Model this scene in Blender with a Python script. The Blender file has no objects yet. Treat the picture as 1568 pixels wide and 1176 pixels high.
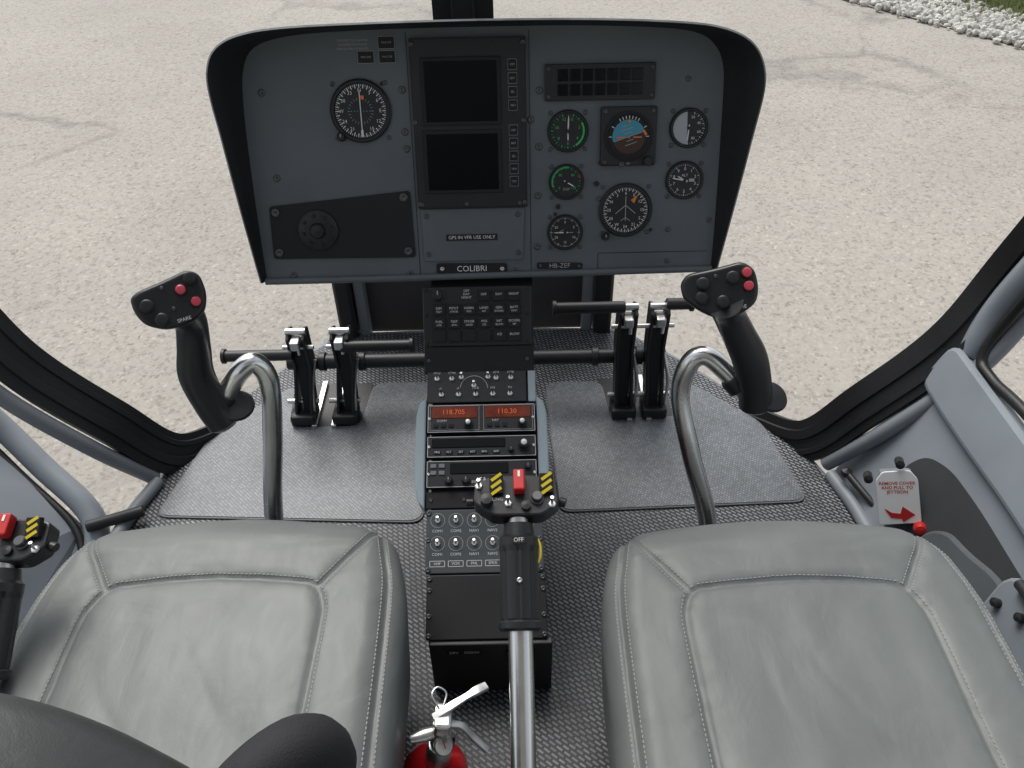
import bpy, bmesh, math, random
from mathutils import Vector, Matrix, noise
random.seed(7)
R=math.radians
COL=bpy.context.collection

# ---------------------------------------------------------------- materials
def newmat(name):
    m=bpy.data.materials.new(name); m.use_nodes=True
    nt=m.node_tree; b=nt.nodes["Principled BSDF"]
    return m,nt,b
def mat(name,c,rough=.5,metal=0,bump=0,bscale=400,var=0,vscale=8,coat=0,spec=.5,emit=None,estr=0,dust=0):
    m,nt,b=newmat(name)
    b.inputs["Base Color"].default_value=(*c,1); b.inputs["Roughness"].default_value=rough
    b.inputs["Metallic"].default_value=metal; b.inputs["Coat Weight"].default_value=coat
    b.inputs["Specular IOR Level"].default_value=spec
    if emit: b.inputs["Emission Color"].default_value=(*emit,1); b.inputs["Emission Strength"].default_value=estr
    tc=nt.nodes.new("ShaderNodeTexCoord")
    if bump:
        n=nt.nodes.new("ShaderNodeTexNoise"); n.inputs["Scale"].default_value=bscale; n.inputs["Detail"].default_value=3
        bp=nt.nodes.new("ShaderNodeBump"); bp.inputs["Strength"].default_value=bump; bp.inputs["Distance"].default_value=.001
        nt.links.new(tc.outputs["Object"],n.inputs["Vector"]); nt.links.new(n.outputs["Fac"],bp.inputs["Height"]); nt.links.new(bp.outputs[0],b.inputs["Normal"])
    if var:
        n=nt.nodes.new("ShaderNodeTexNoise"); n.inputs["Scale"].default_value=vscale; n.inputs["Detail"].default_value=6
        r=nt.nodes.new("ShaderNodeMapRange"); r.inputs["From Min"].default_value=.3; r.inputs["From Max"].default_value=.7
        r.inputs["To Min"].default_value=1-var; r.inputs["To Max"].default_value=1+var
        mx=nt.nodes.new("ShaderNodeVectorMath"); mx.operation='SCALE'; mx.inputs[0].default_value=c
        nt.links.new(tc.outputs["Object"],n.inputs["Vector"]); nt.links.new(n.outputs["Fac"],r.inputs["Value"]); nt.links.new(r.outputs[0],mx.inputs["Scale"])
        last=mx.outputs[0]
        if dust:
            d=nt.nodes.new("ShaderNodeTexNoise"); d.inputs["Scale"].default_value=650; d.inputs["Detail"].default_value=2
            dr=nt.nodes.new("ShaderNodeMapRange"); dr.inputs["From Min"].default_value=.66; dr.inputs["From Max"].default_value=.74; dr.inputs["To Max"].default_value=dust
            nt.links.new(tc.outputs["Object"],d.inputs["Vector"]); nt.links.new(d.outputs["Fac"],dr.inputs["Value"])
            k=nt.nodes.new("ShaderNodeMix"); k.data_type='RGBA'; nt.links.new(dr.outputs[0],k.inputs[0]); nt.links.new(last,k.inputs[6]); k.inputs[7].default_value=(.35,.34,.32,1); last=k.outputs[2]
        nt.links.new(last,b.inputs["Base Color"])
        r2=nt.nodes.new("ShaderNodeMapRange"); r2.inputs["To Min"].default_value=max(0,rough-.12); r2.inputs["To Max"].default_value=min(1,rough+.12)
        nt.links.new(n.outputs["Fac"],r2.inputs["Value"]); nt.links.new(r2.outputs[0],b.inputs["Roughness"])
    return m
PANEL=mat("panel_grey_paint",(.118,.136,.147),.5,bump=.25,bscale=900,var=.1,dust=.12)
BLK=mat("black_paint",(.018,.018,.02),.45,bump=.2,bscale=900,var=.15,dust=.12)
BLKM=mat("black_matte",(.012,.012,.013),.7,bump=.2,bscale=600,var=.15)
SHR=mat("glareshield_black",(.012,.013,.015),.6,bump=.5,bscale=700,var=.2,dust=.1)
RIM=mat("glareshield_edge",(.16,.175,.185),.5,var=.4,vscale=30)
PLAS=mat("grip_plastic",(.017,.018,.02),.34,bump=.15,bscale=500,var=.1,dust=.1)
SCRN=mat("display_glass",(.004,.004,.005),.16,spec=.28)
DIAL=mat("dial_black",(.009,.011,.013),.35)
DIALB=mat("dial_blue_black",(.010,.022,.030),.3)
WHT=mat("marking_white",(.75,.75,.73),.6)
WHTD=mat("marking_white_dim",(.4,.4,.39),.6)
GRN=mat("marking_green",(.05,.55,.14),.6)
REDM=mat("marking_red",(.5,.02,.015),.5)
ORGM=mat("marking_orange",(.75,.2,.05),.5)
CYAN=mat("horizon_blue",(.06,.3,.42),.5)
BRN=mat("horizon_brown",(.06,.03,.02),.6)
GLSW=mat("dial_flag_grey",(.42,.44,.46),.4)
CHR=mat("chrome_tube",(.92,.92,.90),.24,metal=1,bump=.05,bscale=60,var=.04,vscale=40)
STL=mat("steel",(.75,.75,.74),.34,metal=1,var=.12,vscale=60)
SCRW=mat("screw_dark",(.12,.12,.125),.4,metal=.7)
SCRB=mat("screw_black",(.03,.03,.03),.4,metal=.3)
REDB=mat("button_red",(.6,.06,.09),.4,coat=.3)
REDG=mat("switch_guard_red",(.55,.02,.02),.4)
YEL=mat("guard_yellow",(.75,.58,.03),.5)
ORG=mat("led_orange",(.3,.05,.01),.3,emit=(1,.17,.03),estr=.4)
ORGD=mat("led_window_amber",(.08,.015,.006),.2,emit=(1,.12,.02),estr=.06,var=.6,vscale=60)
CHEEK=mat("console_cheek_paint",(.36,.44,.48),.45,var=.05)
RED=mat("extinguisher_red",(.5,.01,.015),.18,coat=.6)
DOORG=mat("door_grey",(.23,.26,.29),.45,bump=.15,bscale=300,var=.08,dust=.1)
DOORD=mat("door_dark_grey",(.09,.10,.108),.6,bump=.3,bscale=400,var=.12,dust=.15)
POCK=mat("door_pocket_shade_tone",(.035,.038,.041),.7,bump=.2,var=.1)  # dark tone painted in for the shade inside the door recess
ROOFB=mat("roof_bounce_grey",(.5,.5,.5),.8,bump=.3,bscale=300,var=.05)  # pale tone chosen so chrome and seats reflect a brighter roof
RUB=mat("rubber_seal",(.010,.010,.011),.45,bump=.4,bscale=300,var=.2,dust=.12)
SIDEG=mat("nose_dark_trim",(.06,.057,.058),.6,bump=.2,var=.15,dust=.1)
MID=mat("trim_grey",(.2,.22,.24),.5,var=.1)
WHP=mat("placard_white",(.85,.85,.83),.45)
BELT=mat("webbing_black",(.014,.014,.018),.75,bump=.6,bscale=900,var=.2)
SUBP=mat("subpanel_grey",(.065,.078,.086),.5,var=.1,dust=.12)

def leather(name,c):
    m,nt,b=newmat(name); L=nt.links.new; N=nt.nodes.new
    tc=N("ShaderNodeTexCoord")
    v=N("ShaderNodeTexVoronoi"); v.inputs["Scale"].default_value=480; v.feature='DISTANCE_TO_EDGE'
    n=N("ShaderNodeTexNoise"); n.inputs["Scale"].default_value=9; n.inputs["Detail"].default_value=6; n.inputs["Distortion"].default_value=.7
    mp=N("ShaderNodeMapping"); mp.inputs["Scale"].default_value=(1.0,.38,1); mp.inputs["Rotation"].default_value=(0,0,.25); L(tc.outputs["Object"],mp.inputs[0])
    n5=N("ShaderNodeTexNoise"); n5.inputs["Scale"].default_value=34; n5.inputs["Detail"].default_value=4; n5.inputs["Distortion"].default_value=1.6
    L(tc.outputs["Object"],v.inputs["Vector"]); L(tc.outputs["Object"],n.inputs["Vector"]); L(mp.outputs[0],n5.inputs["Vector"])
    b1=N("ShaderNodeBump"); b1.inputs["Strength"].default_value=.2; b1.inputs["Distance"].default_value=.0006; L(v.outputs["Distance"],b1.inputs["Height"])
    b2=N("ShaderNodeBump"); b2.inputs["Strength"].default_value=.35; b2.inputs["Distance"].default_value=.006; L(n.outputs["Fac"],b2.inputs["Height"]); L(b1.outputs[0],b2.inputs["Normal"])
    b3=N("ShaderNodeBump"); b3.inputs["Strength"].default_value=.25; b3.inputs["Distance"].default_value=.002; L(n5.outputs["Fac"],b3.inputs["Height"]); L(b2.outputs[0],b3.inputs["Normal"]); L(b3.outputs[0],b.inputs["Normal"])
    cr_=N("ShaderNodeMapRange"); cr_.inputs["From Min"].default_value=.3; cr_.inputs["From Max"].default_value=.7; cr_.inputs["To Min"].default_value=.88; cr_.inputs["To Max"].default_value=1.08
    L(n.outputs["Fac"],cr_.inputs["Value"]); s=N("ShaderNodeVectorMath"); s.operation='SCALE'; s.inputs[0].default_value=c; L(cr_.outputs[0],s.inputs["Scale"]); L(s.outputs[0],b.inputs["Base Color"])
    rr=N("ShaderNodeMapRange"); rr.inputs["To Min"].default_value=.40; rr.inputs["To Max"].default_value=.56; L(n5.outputs["Fac"],rr.inputs["Value"]); L(rr.outputs[0],b.inputs["Roughness"])
    return m
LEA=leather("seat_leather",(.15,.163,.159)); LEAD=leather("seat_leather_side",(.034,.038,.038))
THR=mat("stitch_thread",(.27,.28,.27),.8)

def asphalt():
    m,nt,b=newmat("asphalt"); L=nt.links.new; N=nt.nodes.new
    tc=N("ShaderNodeTexCoord")
    v=N("ShaderNodeTexVoronoi"); v.inputs["Scale"].default_value=75
    n1=N("ShaderNodeTexNoise"); n1.inputs["Scale"].default_value=38; n1.inputs["Detail"].default_value=8; n1.inputs["Roughness"].default_value=.75
    n2=N("ShaderNodeTexNoise"); n2.inputs["Scale"].default_value=.8; n2.inputs["Detail"].default_value=5
    n3=N("ShaderNodeTexNoise"); n3.inputs["Scale"].default_value=3.2; n3.inputs["Detail"].default_value=6; n3.inputs["Distortion"].default_value=1.2
    for x in (v,n1,n2,n3): L(tc.outputs["Object"],x.inputs["Vector"])
    r=N("ShaderNodeValToRGB"); L(v.outputs["Color"],r.inputs["Fac"])
    e=r.color_ramp.elements; e[0].position=.0; e[0].color=(.22,.20,.175,1); e[1].position=1; e[1].color=(.50,.47,.425,1)
    x=e.new(.22); x.color=(.345,.323,.288,1); x=e.new(.82); x.color=(.385,.362,.323,1)
    r1=N("ShaderNodeValToRGB"); L(n1.outputs["Fac"],r1.inputs["Fac"]); r1.color_ramp.elements[0].position=.35; r1.color_ramp.elements[0].color=(.5,.49,.47,1); r1.color_ramp.elements[1].position=.48; r1.color_ramp.elements[1].color=(1.03,1.03,1.03,1)
    m1=N("ShaderNodeMix"); m1.data_type='RGBA'; m1.blend_type='MULTIPLY'; m1.inputs[0].default_value=.75; L(r.outputs[0],m1.inputs[6]); L(r1.outputs[0],m1.inputs[7])
    r2=N("ShaderNodeMapRange"); r2.inputs["From Min"].default_value=.35; r2.inputs["From Max"].default_value=.65; r2.inputs["To Min"].default_value=.93; r2.inputs["To Max"].default_value=1.05; L(n2.outputs["Fac"],r2.inputs["Value"])
    m2=N("ShaderNodeVectorMath"); m2.operation='SCALE'; L(m1.outputs[2],m2.inputs[0]); L(r2.outputs[0],m2.inputs["Scale"])
    cv=N("ShaderNodeTexVoronoi"); cv.feature='DISTANCE_TO_EDGE'; cv.inputs["Scale"].default_value=.28
    mp=N("ShaderNodeVectorMath"); mp.operation='MULTIPLY_ADD'; mp.inputs[1].default_value=(.25,.25,.25); L(n3.outputs["Color"],mp.inputs[0]); L(tc.outputs["Object"],mp.inputs[2]); L(mp.outputs[0],cv.inputs["Vector"])
    r3=N("ShaderNodeMapRange"); r3.inputs["From Min"].default_value=.0; r3.inputs["From Max"].default_value=.014; r3.inputs["To Min"].default_value=.28; r3.inputs["To Max"].default_value=0; L(cv.outputs["Distance"],r3.inputs["Value"])
    n4=N("ShaderNodeTexNoise"); n4.inputs["Scale"].default_value=.55; n4.inputs["Detail"].default_value=3; L(tc.outputs["Object"],n4.inputs["Vector"])
    r4=N("ShaderNodeMapRange"); r4.inputs["From Min"].default_value=.48; r4.inputs["From Max"].default_value=.58; L(n4.outputs["Fac"],r4.inputs["Value"])
    mm=N("ShaderNodeMath"); mm.operation='MULTIPLY'; L(r3.outputs[0],mm.inputs[0]); L(r4.outputs[0],mm.inputs[1])
    r5=N("ShaderNodeMapRange"); r5.inputs["From Min"].default_value=.65; r5.inputs["From Max"].default_value=.76; r5.inputs["To Max"].default_value=.16; L(n3.outputs["Fac"],r5.inputs["Value"])
    ma=N("ShaderNodeMath"); ma.operation='ADD'; L(mm.outputs[0],ma.inputs[0]); L(r5.outputs[0],ma.inputs[1])
    mb=N("ShaderNodeMath"); mb.operation='SUBTRACT'; mb.inputs[0].default_value=1; L(ma.outputs[0],mb.inputs[1])
    m3=N("ShaderNodeVectorMath"); m3.operation='SCALE'; L(m2.outputs[0],m3.inputs[0]); L(mb.outputs[0],m3.inputs["Scale"])
    L(m3.outputs[0],b.inputs["Base Color"])
    bp=N("ShaderNodeBump"); bp.inputs["Strength"].default_value=.55; bp.inputs["Distance"].default_value=.005; L(n1.outputs["Fac"],bp.inputs["Height"]); L(bp.outputs[0],b.inputs["Normal"])
    b.inputs["Roughness"].default_value=.85
    return m
ASPH=asphalt()

def carpet(name,dark,light,rot,bw,bh,mort,bump=.6,rough=.5):
    m,nt,b=newmat(name); L=nt.links.new; N=nt.nodes.new
    tc=N("ShaderNodeTexCoord"); mp=N("ShaderNodeMapping"); mp.inputs["Rotation"].default_value=(0,0,R(rot)); L(tc.outputs["Object"],mp.inputs[0])
    br=N("ShaderNodeTexBrick"); br.inputs["Scale"].default_value=1; br.inputs["Brick Width"].default_value=bw; br.inputs["Row Height"].default_value=bh; br.inputs["Mortar Size"].default_value=mort; br.inputs["Mortar Smooth"].default_value=.35
    br.inputs["Color1"].default_value=(*light,1); br.inputs["Color2"].default_value=(*[c*.6 for c in light],1); br.inputs["Mortar"].default_value=(*dark,1)
    L(mp.outputs[0],br.inputs["Vector"])
    n=N("ShaderNodeTexNoise"); n.inputs["Scale"].default_value=5; n.inputs["Detail"].default_value=9; n.inputs["Roughness"].default_value=.7; L(tc.outputs["Object"],n.inputs["Vector"])
    r=N("ShaderNodeMapRange"); r.inputs["From Min"].default_value=.3; r.inputs["From Max"].default_value=.7; r.inputs["To Min"].default_value=.72; r.inputs["To Max"].default_value=1.28; L(n.outputs["Fac"],r.inputs["Value"])
    s=N("ShaderNodeVectorMath"); s.operation='SCALE'; L(br.outputs["Color"],s.inputs[0]); L(r.outputs[0],s.inputs["Scale"])
    d=N("ShaderNodeTexNoise"); d.inputs["Scale"].default_value=140; d.inputs["Detail"].default_value=3; L(tc.outputs["Object"],d.inputs["Vector"])
    dr=N("ShaderNodeMapRange"); dr.inputs["From Min"].default_value=.66; dr.inputs["From Max"].default_value=.72; dr.inputs["To Max"].default_value=.35; L(d.outputs["Fac"],dr.inputs["Value"])
    k=N("ShaderNodeMix"); k.data_type='RGBA'; L(dr.outputs[0],k.inputs[0]); L(s.outputs[0],k.inputs[6]); k.inputs[7].default_value=(.33,.32,.29,1); L(k.outputs[2],b.inputs["Base Color"])
    bp=N("ShaderNodeBump"); bp.invert=True; bp.inputs["Strength"].default_value=bump; bp.inputs["Distance"].default_value=.002; L(br.outputs["Fac"],bp.inputs["Height"]); L(bp.outputs[0],b.inputs["Normal"])
    r2=N("ShaderNodeMapRange"); r2.inputs["To Min"].default_value=rough-.12; r2.inputs["To Max"].default_value=rough+.12; L(n.outputs["Fac"],r2.inputs["Value"]); L(r2.outputs[0],b.inputs["Roughness"])
    return m
CARP=carpet("ribbed_floor_covering",(.018,.019,.022),(.30,.315,.34),38,.0145,.0072,.0023,.9,.48)
MAT_=carpet("rubber_mat",(.10,.11,.12),(.235,.255,.275),45,.006,.006,.001,.45,.38)
MATE=mat("mat_edge",(.12,.13,.14),.5)

# ---------------------------------------------------------------- mesh helpers
def frame(name,o=(0,0,0),x=None,y=None,rotx=None):
    e=bpy.data.objects.new(name,None); e.empty_display_size=.05; COL.objects.link(e)
    if x is not None:
        x=Vector(x).normalized(); y=Vector(y); z=x.cross(y).normalized(); y=z.cross(x)
        m=Matrix((x,y,z)).transposed().to_4x4()
    elif rotx is not None: m=Matrix.Rotation(R(rotx),4,'X')
    else: m=Matrix.Identity(4)
    m.translation=Vector(o); e.matrix_world=m
    return e
def sub(parent,name,o,x=None,y=None,rotx=None):
    e=frame(name,o,x,y,rotx); m=e.matrix_world.copy(); e.parent=parent; e.matrix_local=m; return e
def link(name,me,parent,mt,smooth=False,loc=None):
    o=bpy.data.objects.new(name,me); COL.objects.link(o)
    if mt is not None and len(me.materials)==0: me.materials.append(mt)
    if smooth:
        for p in me.polygons: p.use_smooth=True
    if parent is not None: o.parent=parent
    if loc is not None: o.location=loc
    return o
def pym(name,vs,fs,parent,mt,smooth=False,loc=None):
    me=bpy.data.meshes.new(name); me.from_pydata([tuple(v) for v in vs],[],fs); me.update()
    return link(name,me,parent,mt,smooth,loc)
def bev(o,w,seg=2,ang=35):
    md=o.modifiers.new("b",'BEVEL'); md.width=w; md.segments=seg; md.limit_method='ANGLE'; md.angle_limit=R(ang)
    return o
def box(parent,name,c,s,mt,b=0,seg=2):
    x,y,z=[k/2 for k in s]
    vs=[(i*x,j*y,k*z) for i in(-1,1) for j in(-1,1) for k in(-1,1)]
    fs=[(0,1,3,2),(4,6,7,5),(0,4,5,1),(2,3,7,6),(0,2,6,4),(1,5,7,3)]
    o=pym(name,vs,fs,parent,mt,loc=c)
    if b: bev(o,b,seg)
    return o
def poly(parent,name,pts,z0,z1,mt,b=0):
    n=len(pts)
    a=sum(pts[i][0]*pts[(i+1)%n][1]-pts[(i+1)%n][0]*pts[i][1] for i in range(n))
    if a<0: pts=pts[::-1]
    vs=[(p[0],p[1],z0) for p in pts]+[(p[0],p[1],z1) for p in pts]
    fs=[tuple(range(n-1,-1,-1)),tuple(range(n,2*n))]+[(i,(i+1)%n,n+(i+1)%n,n+i) for i in range(n)]
    o=pym(name,vs,fs,parent,mt)
    if b: bev(o,b)
    return o
def lathe(parent,name,prof,loc,mt,seg=32,smooth=True,axis=None):
    vs=[];fs=[]
    for r,z in prof:
        for i in range(seg):
            a=2*math.pi*i/seg; vs.append((r*math.cos(a),r*math.sin(a),z))
    k=len(prof)
    for j in range(k-1):
        for i in range(seg): fs.append((j*seg+i,j*seg+(i+1)%seg,(j+1)*seg+(i+1)%seg,(j+1)*seg+i))
    if prof[0][0]>1e-6: fs.append(tuple(range(seg-1,-1,-1)))
    if prof[-1][0]>1e-6: fs.append(tuple((k-1)*seg+i for i in range(seg)))
    o=pym(name,vs,fs,parent,mt,smooth,loc)
    if smooth:
        md=o.modifiers.new("e",'EDGE_SPLIT'); md.split_angle=R(38)
    if axis is not None:
        o.rotation_mode='QUATERNION'; o.rotation_quaternion=Vector((0,0,1)).rotation_difference(Vector(axis).normalized())
    return o
def cyl(parent,name,p0,p1,r,mt,r2=None,seg=24):
    p0=Vector(p0);p1=Vector(p1);d=(p1-p0);l=d.length; r2=r if r2 is None else r2; c=min(r,r2,l)*.12
    return lathe(parent,name,[(r-c,0),(r,c),(r2,l-c),(r2-c,l)],p0,mt,seg,True,d)
def cr(pts,n):
    P=[Vector(p) for p in pts]; P=[P[0]*2-P[1]]+P+[P[-1]*2-P[-2]]; out=[]
    for i in range(1,len(P)-2):
        for k in range(n):
            t=k/n; a,b,c,d=P[i-1],P[i],P[i+1],P[i+2]
            out.append(.5*((2*b)+(c-a)*t+(2*a-5*b+4*c-d)*t*t+(3*b-a-3*c+d)*t**3))
    out.append(P[-2]); return out
def tube(parent,name,pts,rad,mt,n=8,seg=20,prof=None,up=None):
    m=len(pts)
    if not isinstance(rad,(list,tuple)): rad=[rad]*m
    P4=cr([Vector(p) for p in pts],n); RR=[v.x for v in cr([Vector((r,0,0)) for r in rad],n)]
    vs=[];fs=[]
    T=[(P4[min(i+1,len(P4)-1)]-P4[max(i-1,0)]).normalized() for i in range(len(P4))]
    u=Vector(up) if up is not None else (Vector((0,0,1)) if abs(T[0].z)<.9 else Vector((0,1,0)))
    u=(u-T[0]*u.dot(T[0])).normalized()
    pr=prof or [(math.cos(2*math.pi*i/seg),math.sin(2*math.pi*i/seg)) for i in range(seg)]
    s=len(pr)
    for i,p in enumerate(P4):
        u=(u-T[i]*u.dot(T[i])).normalized(); w=T[i].cross(u)
        for a,b_ in pr: vs.append(p+(u*a+w*b_)*RR[i])
    for i in range(len(P4)-1):
        for k in range(s): fs.append((i*s+k,i*s+(k+1)%s,(i+1)*s+(k+1)%s,(i+1)*s+k))
    fs.append(tuple(range(s-1,-1,-1))); fs.append(tuple((len(P4)-1)*s+k for k in range(s)))
    o=pym(name,vs,fs,parent,mt,True)
    md=o.modifiers.new("e",'EDGE_SPLIT'); md.split_angle=R(40)
    return o
def text(parent,s,x,y,z,size,mt,align='CENTER',rot=0,sx=1,bold=0):
    c=bpy.data.curves.new("lettering",'FONT'); c.body=s; c.size=size; c.align_x=align; c.align_y='CENTER'; c.resolution_u=2; c.offset=bold
    o=bpy.data.objects.new("lettering",c); COL.objects.link(o)
    me=bpy.data.meshes.new_from_object(o); bpy.data.objects.remove(o); bpy.data.curves.remove(c)
    me.materials.clear()
    q=link("lettering",me,parent,mt,loc=(x,y,z)); q.rotation_euler=(0,0,rot); q.scale=(sx,1,1); return q
def quads(parent,name,lst,z,mt):
    vs=[];fs=[]
    for cx,cy,w,h,a in lst:
        ca,sa=math.cos(a),math.sin(a); k=len(vs)
        for px,py in((-w/2,-h/2),(w/2,-h/2),(w/2,h/2),(-w/2,h/2)): vs.append((cx+px*ca-py*sa,cy+px*sa+py*ca,z))
        fs.append((k,k+1,k+2,k+3))
    return pym(name,vs,fs,parent,mt)
def outline(parent,x0,y0,x1,y1,z,mt,t=.0006):
    return quads(parent,"legend_frame",[((x0+x1)/2,y0,x1-x0,t,0),((x0+x1)/2,y1,x1-x0,t,0),(x0,(y0+y1)/2,t,y1-y0-t,0),(x1,(y0+y1)/2,t,y1-y0-t,0)],z,mt)
_sc={}
def screw(parent,x,y,z=0,r=.0052,mt=None):
    mt=mt or SCRW; key=(r,mt.name)
    if key not in _sc:
        o=lathe(None,"screw",[(r,0),(r,.0012),(r*.8,.0022),(r*.35,.0024),(r*.3,.0012),(0,.0012)],(0,0,0),mt,16); _sc[key]=o.data; bpy.data.objects.remove(o)
    o=link("screw",_sc[key],parent,None,loc=(x,y,z)); return o
def knob(parent,x,y,z,r,h,mt=None,skirt=True,ptr=True):
    mt=mt or BLK
    pr=[(r*1.25,0),(r*1.25,h*.2),(r,h*.3),(r*.93,h*.92),(r*.8,h),(0,h)] if skirt else [(r,0),(r*.95,h*.9),(r*.8,h),(0,h)]
    lathe(parent,"knob",pr,(x,y,z),mt,20)
    if ptr: box(parent,"knob_pointer",(x,y+r*.4,z+h+.0004),(r*.22,r*.8,.0008),WHTD)
def toggle(parent,x,y,z,l=.012,a=.25):
    lathe(parent,"toggle_nut",[(.0052,0),(.0052,.002),(.004,.003),(0,.003)],(x,y,z),STL,6,False)
    cyl(parent,"toggle_bat",(x,y,z+.002),(x,y+l*a,z+.002+l),.0015,STL,.0024,12)

# ---------------------------------------------------------------- camera
cam=bpy.data.cameras.new("camera"); co=bpy.data.objects.new("camera",cam); COL.objects.link(co)
m=(Matrix.Rotation(R(50),4,'X')@Matrix.Rotation(R(-1.2),4,'Z')); m.translation=(.05,0,1.25); co.matrix_world=m
cam.sensor_width=36; cam.lens=28.0; cam.clip_start=.02; cam.clip_end=2000
bpy.context.scene.camera=co

# ---------------------------------------------------------------- setting
gz=-.7
g=300
pym("asphalt_ground",[(-g,-g,gz),(g,-g,gz),(g,g,gz),(-g,g,gz)],[(0,1,2,3)],None,ASPH)
L0=Vector((3.0,7.44,0)); LD=Vector((.54,-.842,0)).normalized(); LN=Vector((.842,.54,0)).normalized()
def strip(name,o0,o1,z,mt,l0=-14,l1=9):
    v=[L0+LD*l0+LN*o0,L0+LD*l1+LN*o0,L0+LD*l1+LN*o1,L0+LD*l0+LN*o1]
    return pym(name,[(p.x,p.y,z) for p in v],[(0,1,2,3)],None,mt)
GRASSM=mat("grass_soil",(.07,.09,.035),.9,var=.5,vscale=6)
GRAVB=mat("gravel_bed",(.3,.29,.27),.9,var=.4,vscale=40)
strip("grass_verge_soil",.6,60,gz+.006,GRASSM,-100,100)
vs=[];fs=[]
ico=bmesh.new(); bmesh.ops.create_icosphere(ico,subdivisions=1,radius=1); iv=[v.co.copy() for v in ico.verts]; iff=[[v.index for v in f.verts] for f in ico.faces]
for i in range(5600):
    s=random.uniform(-2.5,3.6); d=random.uniform(-.02,.68)+random.gauss(0,.04)
    if d<0 and random.random()<.5: continue
    r=random.uniform(.010,.040); p=L0+LD*s+LN*d; z=gz+r*.4+random.uniform(0,.02)
    q=Matrix.Rotation(random.uniform(0,6.3),3,Vector((random.random(),random.random(),random.random()+.1)).normalized()); sc=(random.uniform(.8,1.3),random.uniform(.7,1.1),random.uniform(.5,.9))
    k=len(vs)
    for v in iv:
        w=q@Vector((v.x*sc[0],v.y*sc[1],v.z*sc[2])); w=w*r*random.uniform(.85,1.1); vs.append((p.x+w.x,p.y+w.y,z+w.z))
    fs+= [tuple(k+a for a in f) for f in iff]
STONE=mat("gravel_white",(.50,.49,.45),.8,var=.4,vscale=25)
gs=pym("gravel_strip",vs,fs,None,STONE)
bedv=[L0+LD*-14+LN*0,L0+LD*9+LN*0,L0+LD*9+LN*.64,L0+LD*-14+LN*.64]
pym("gravel_bed",[(p.x,p.y,gz+.010) for p in bedv],[(0,1,2,3)],gs,GRAVB)
vs=[];fs=[]
for i in range(24000):
    s=random.uniform(-3,3); d=.52+abs(random.gauss(0,.5))+random.gauss(0,.06); p=L0+LD*s+LN*d; a=random.uniform(0,6.28); h=random.uniform(.03,.09); w=.004
    dx,dy=math.cos(a)*w,math.sin(a)*w; lx,ly=random.gauss(0,.03),random.gauss(0,.03); k=len(vs)
    vs+=[(p.x-dx,p.y-dy,gz),(p.x+dx,p.y+dy,gz),(p.x+lx,p.y+ly,gz+h)]; fs.append((k,k+1,k+2))
pym("grass_verge",vs,fs,None,mat("grass_blades",(.17,.2,.07),.7,var=.5,vscale=9))

# ---------------------------------------------------------------- cabin floor
fo=[(-.74,-.3),(-.74,1.10),(-.725,1.18),(-.68,1.30),(-.61,1.44),(-.52,1.57),(-.44,1.66),(-.36,1.71),(.28,1.71),(.38,1.66),(.48,1.56),(.58,1.43),(.65,1.32),(.70,1.20),(.735,1.08),(.74,-.3)]
fl=frame("cabin_floor")
poly(fl,"floor_deck",fo,-.05,0,CARP)
rim=[Vector((x,y,-.012)) for x,y in fo[1:-1]]
tube(fl,"floor_edge",rim,.012,MID,4,10)
poly(fl,"belly_skin",[(x*.97,y*.98) for x,y in fo],-.3,-.052,DOORG,.03)
def fillet(pts,r,n=5):
    out=[];k=len(pts)
    for i in range(k):
        a,b,c=Vector(pts[i-1]),Vector(pts[i]),Vector(pts[(i+1)%k]); u=(a-b);v=(c-b); rr=min(r,u.length*.45,v.length*.45); p=b+u.normalized()*rr;q=b+v.normalized()*rr
        for j in range(n+1):
            t=j/n; out.append(tuple(p*(1-t)**2+b*2*t*(1-t)+q*t*t))
    return out
def mat_piece(pts):
    p=frame("floor_mat"); f=fillet(pts,.03)
    poly(p,"mat_border",f,.0005,.004,MATE,.0015)
    c=Vector((sum(a for a,b in f)/len(f),sum(b for a,b in f)/len(f)))
    f2=[tuple(c+(Vector(q)-c)*.985) for q in f]
    poly(p,"mat_surface",f2,.0041,.0055,MAT_)
mat_piece([(-.135,1.055),(-.69,1.085),(-.64,1.33),(-.53,1.45),(-.48,1.50),(-.465,1.345),(-.30,1.345),(-.285,1.50),(-.135,1.50)])
mat_piece([(.14,1.075),(.655,1.09),(.62,1.33),(.49,1.47),(.44,1.48),(.435,1.355),(.275,1.355),(.265,1.49),(.13,1.49)])

# ---------------------------------------------------------------- nose structure
ns=frame("nose_structure")
box(ns,"nose_box",(-.05,1.80,.24),(.60,.12,.52),SIDEG,.01)
box(ns,"left_post",(-.375,1.77,.24),(.045,.16,.54),BLK,.008)
box(ns,"left_trim",(-.335,1.745,.24),(.026,.08,.52),MID,.004)
box(ns,"right_post",(.29,1.77,.24),(.045,.16,.54),BLK,.008)
box(ns,"right_trim",(.25,1.745,.24),(.026,.08,.52),MID,.004)
tube(ns,"windshield_centre_post",[(-.035,1.78,.45),(-.035,1.77,.8),(-.035,1.68,1.1),(-.02,1.35,1.4),(-.02,.8,1.56)],.05,BLK,8,prof=[(.5,-1.25),(.5,-.5),(.75,-.4),(.75,.4),(.5,.5),(.5,1.25),(-.5,1.25),(-.5,-1.25)],up=(0,-1,0))

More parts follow.
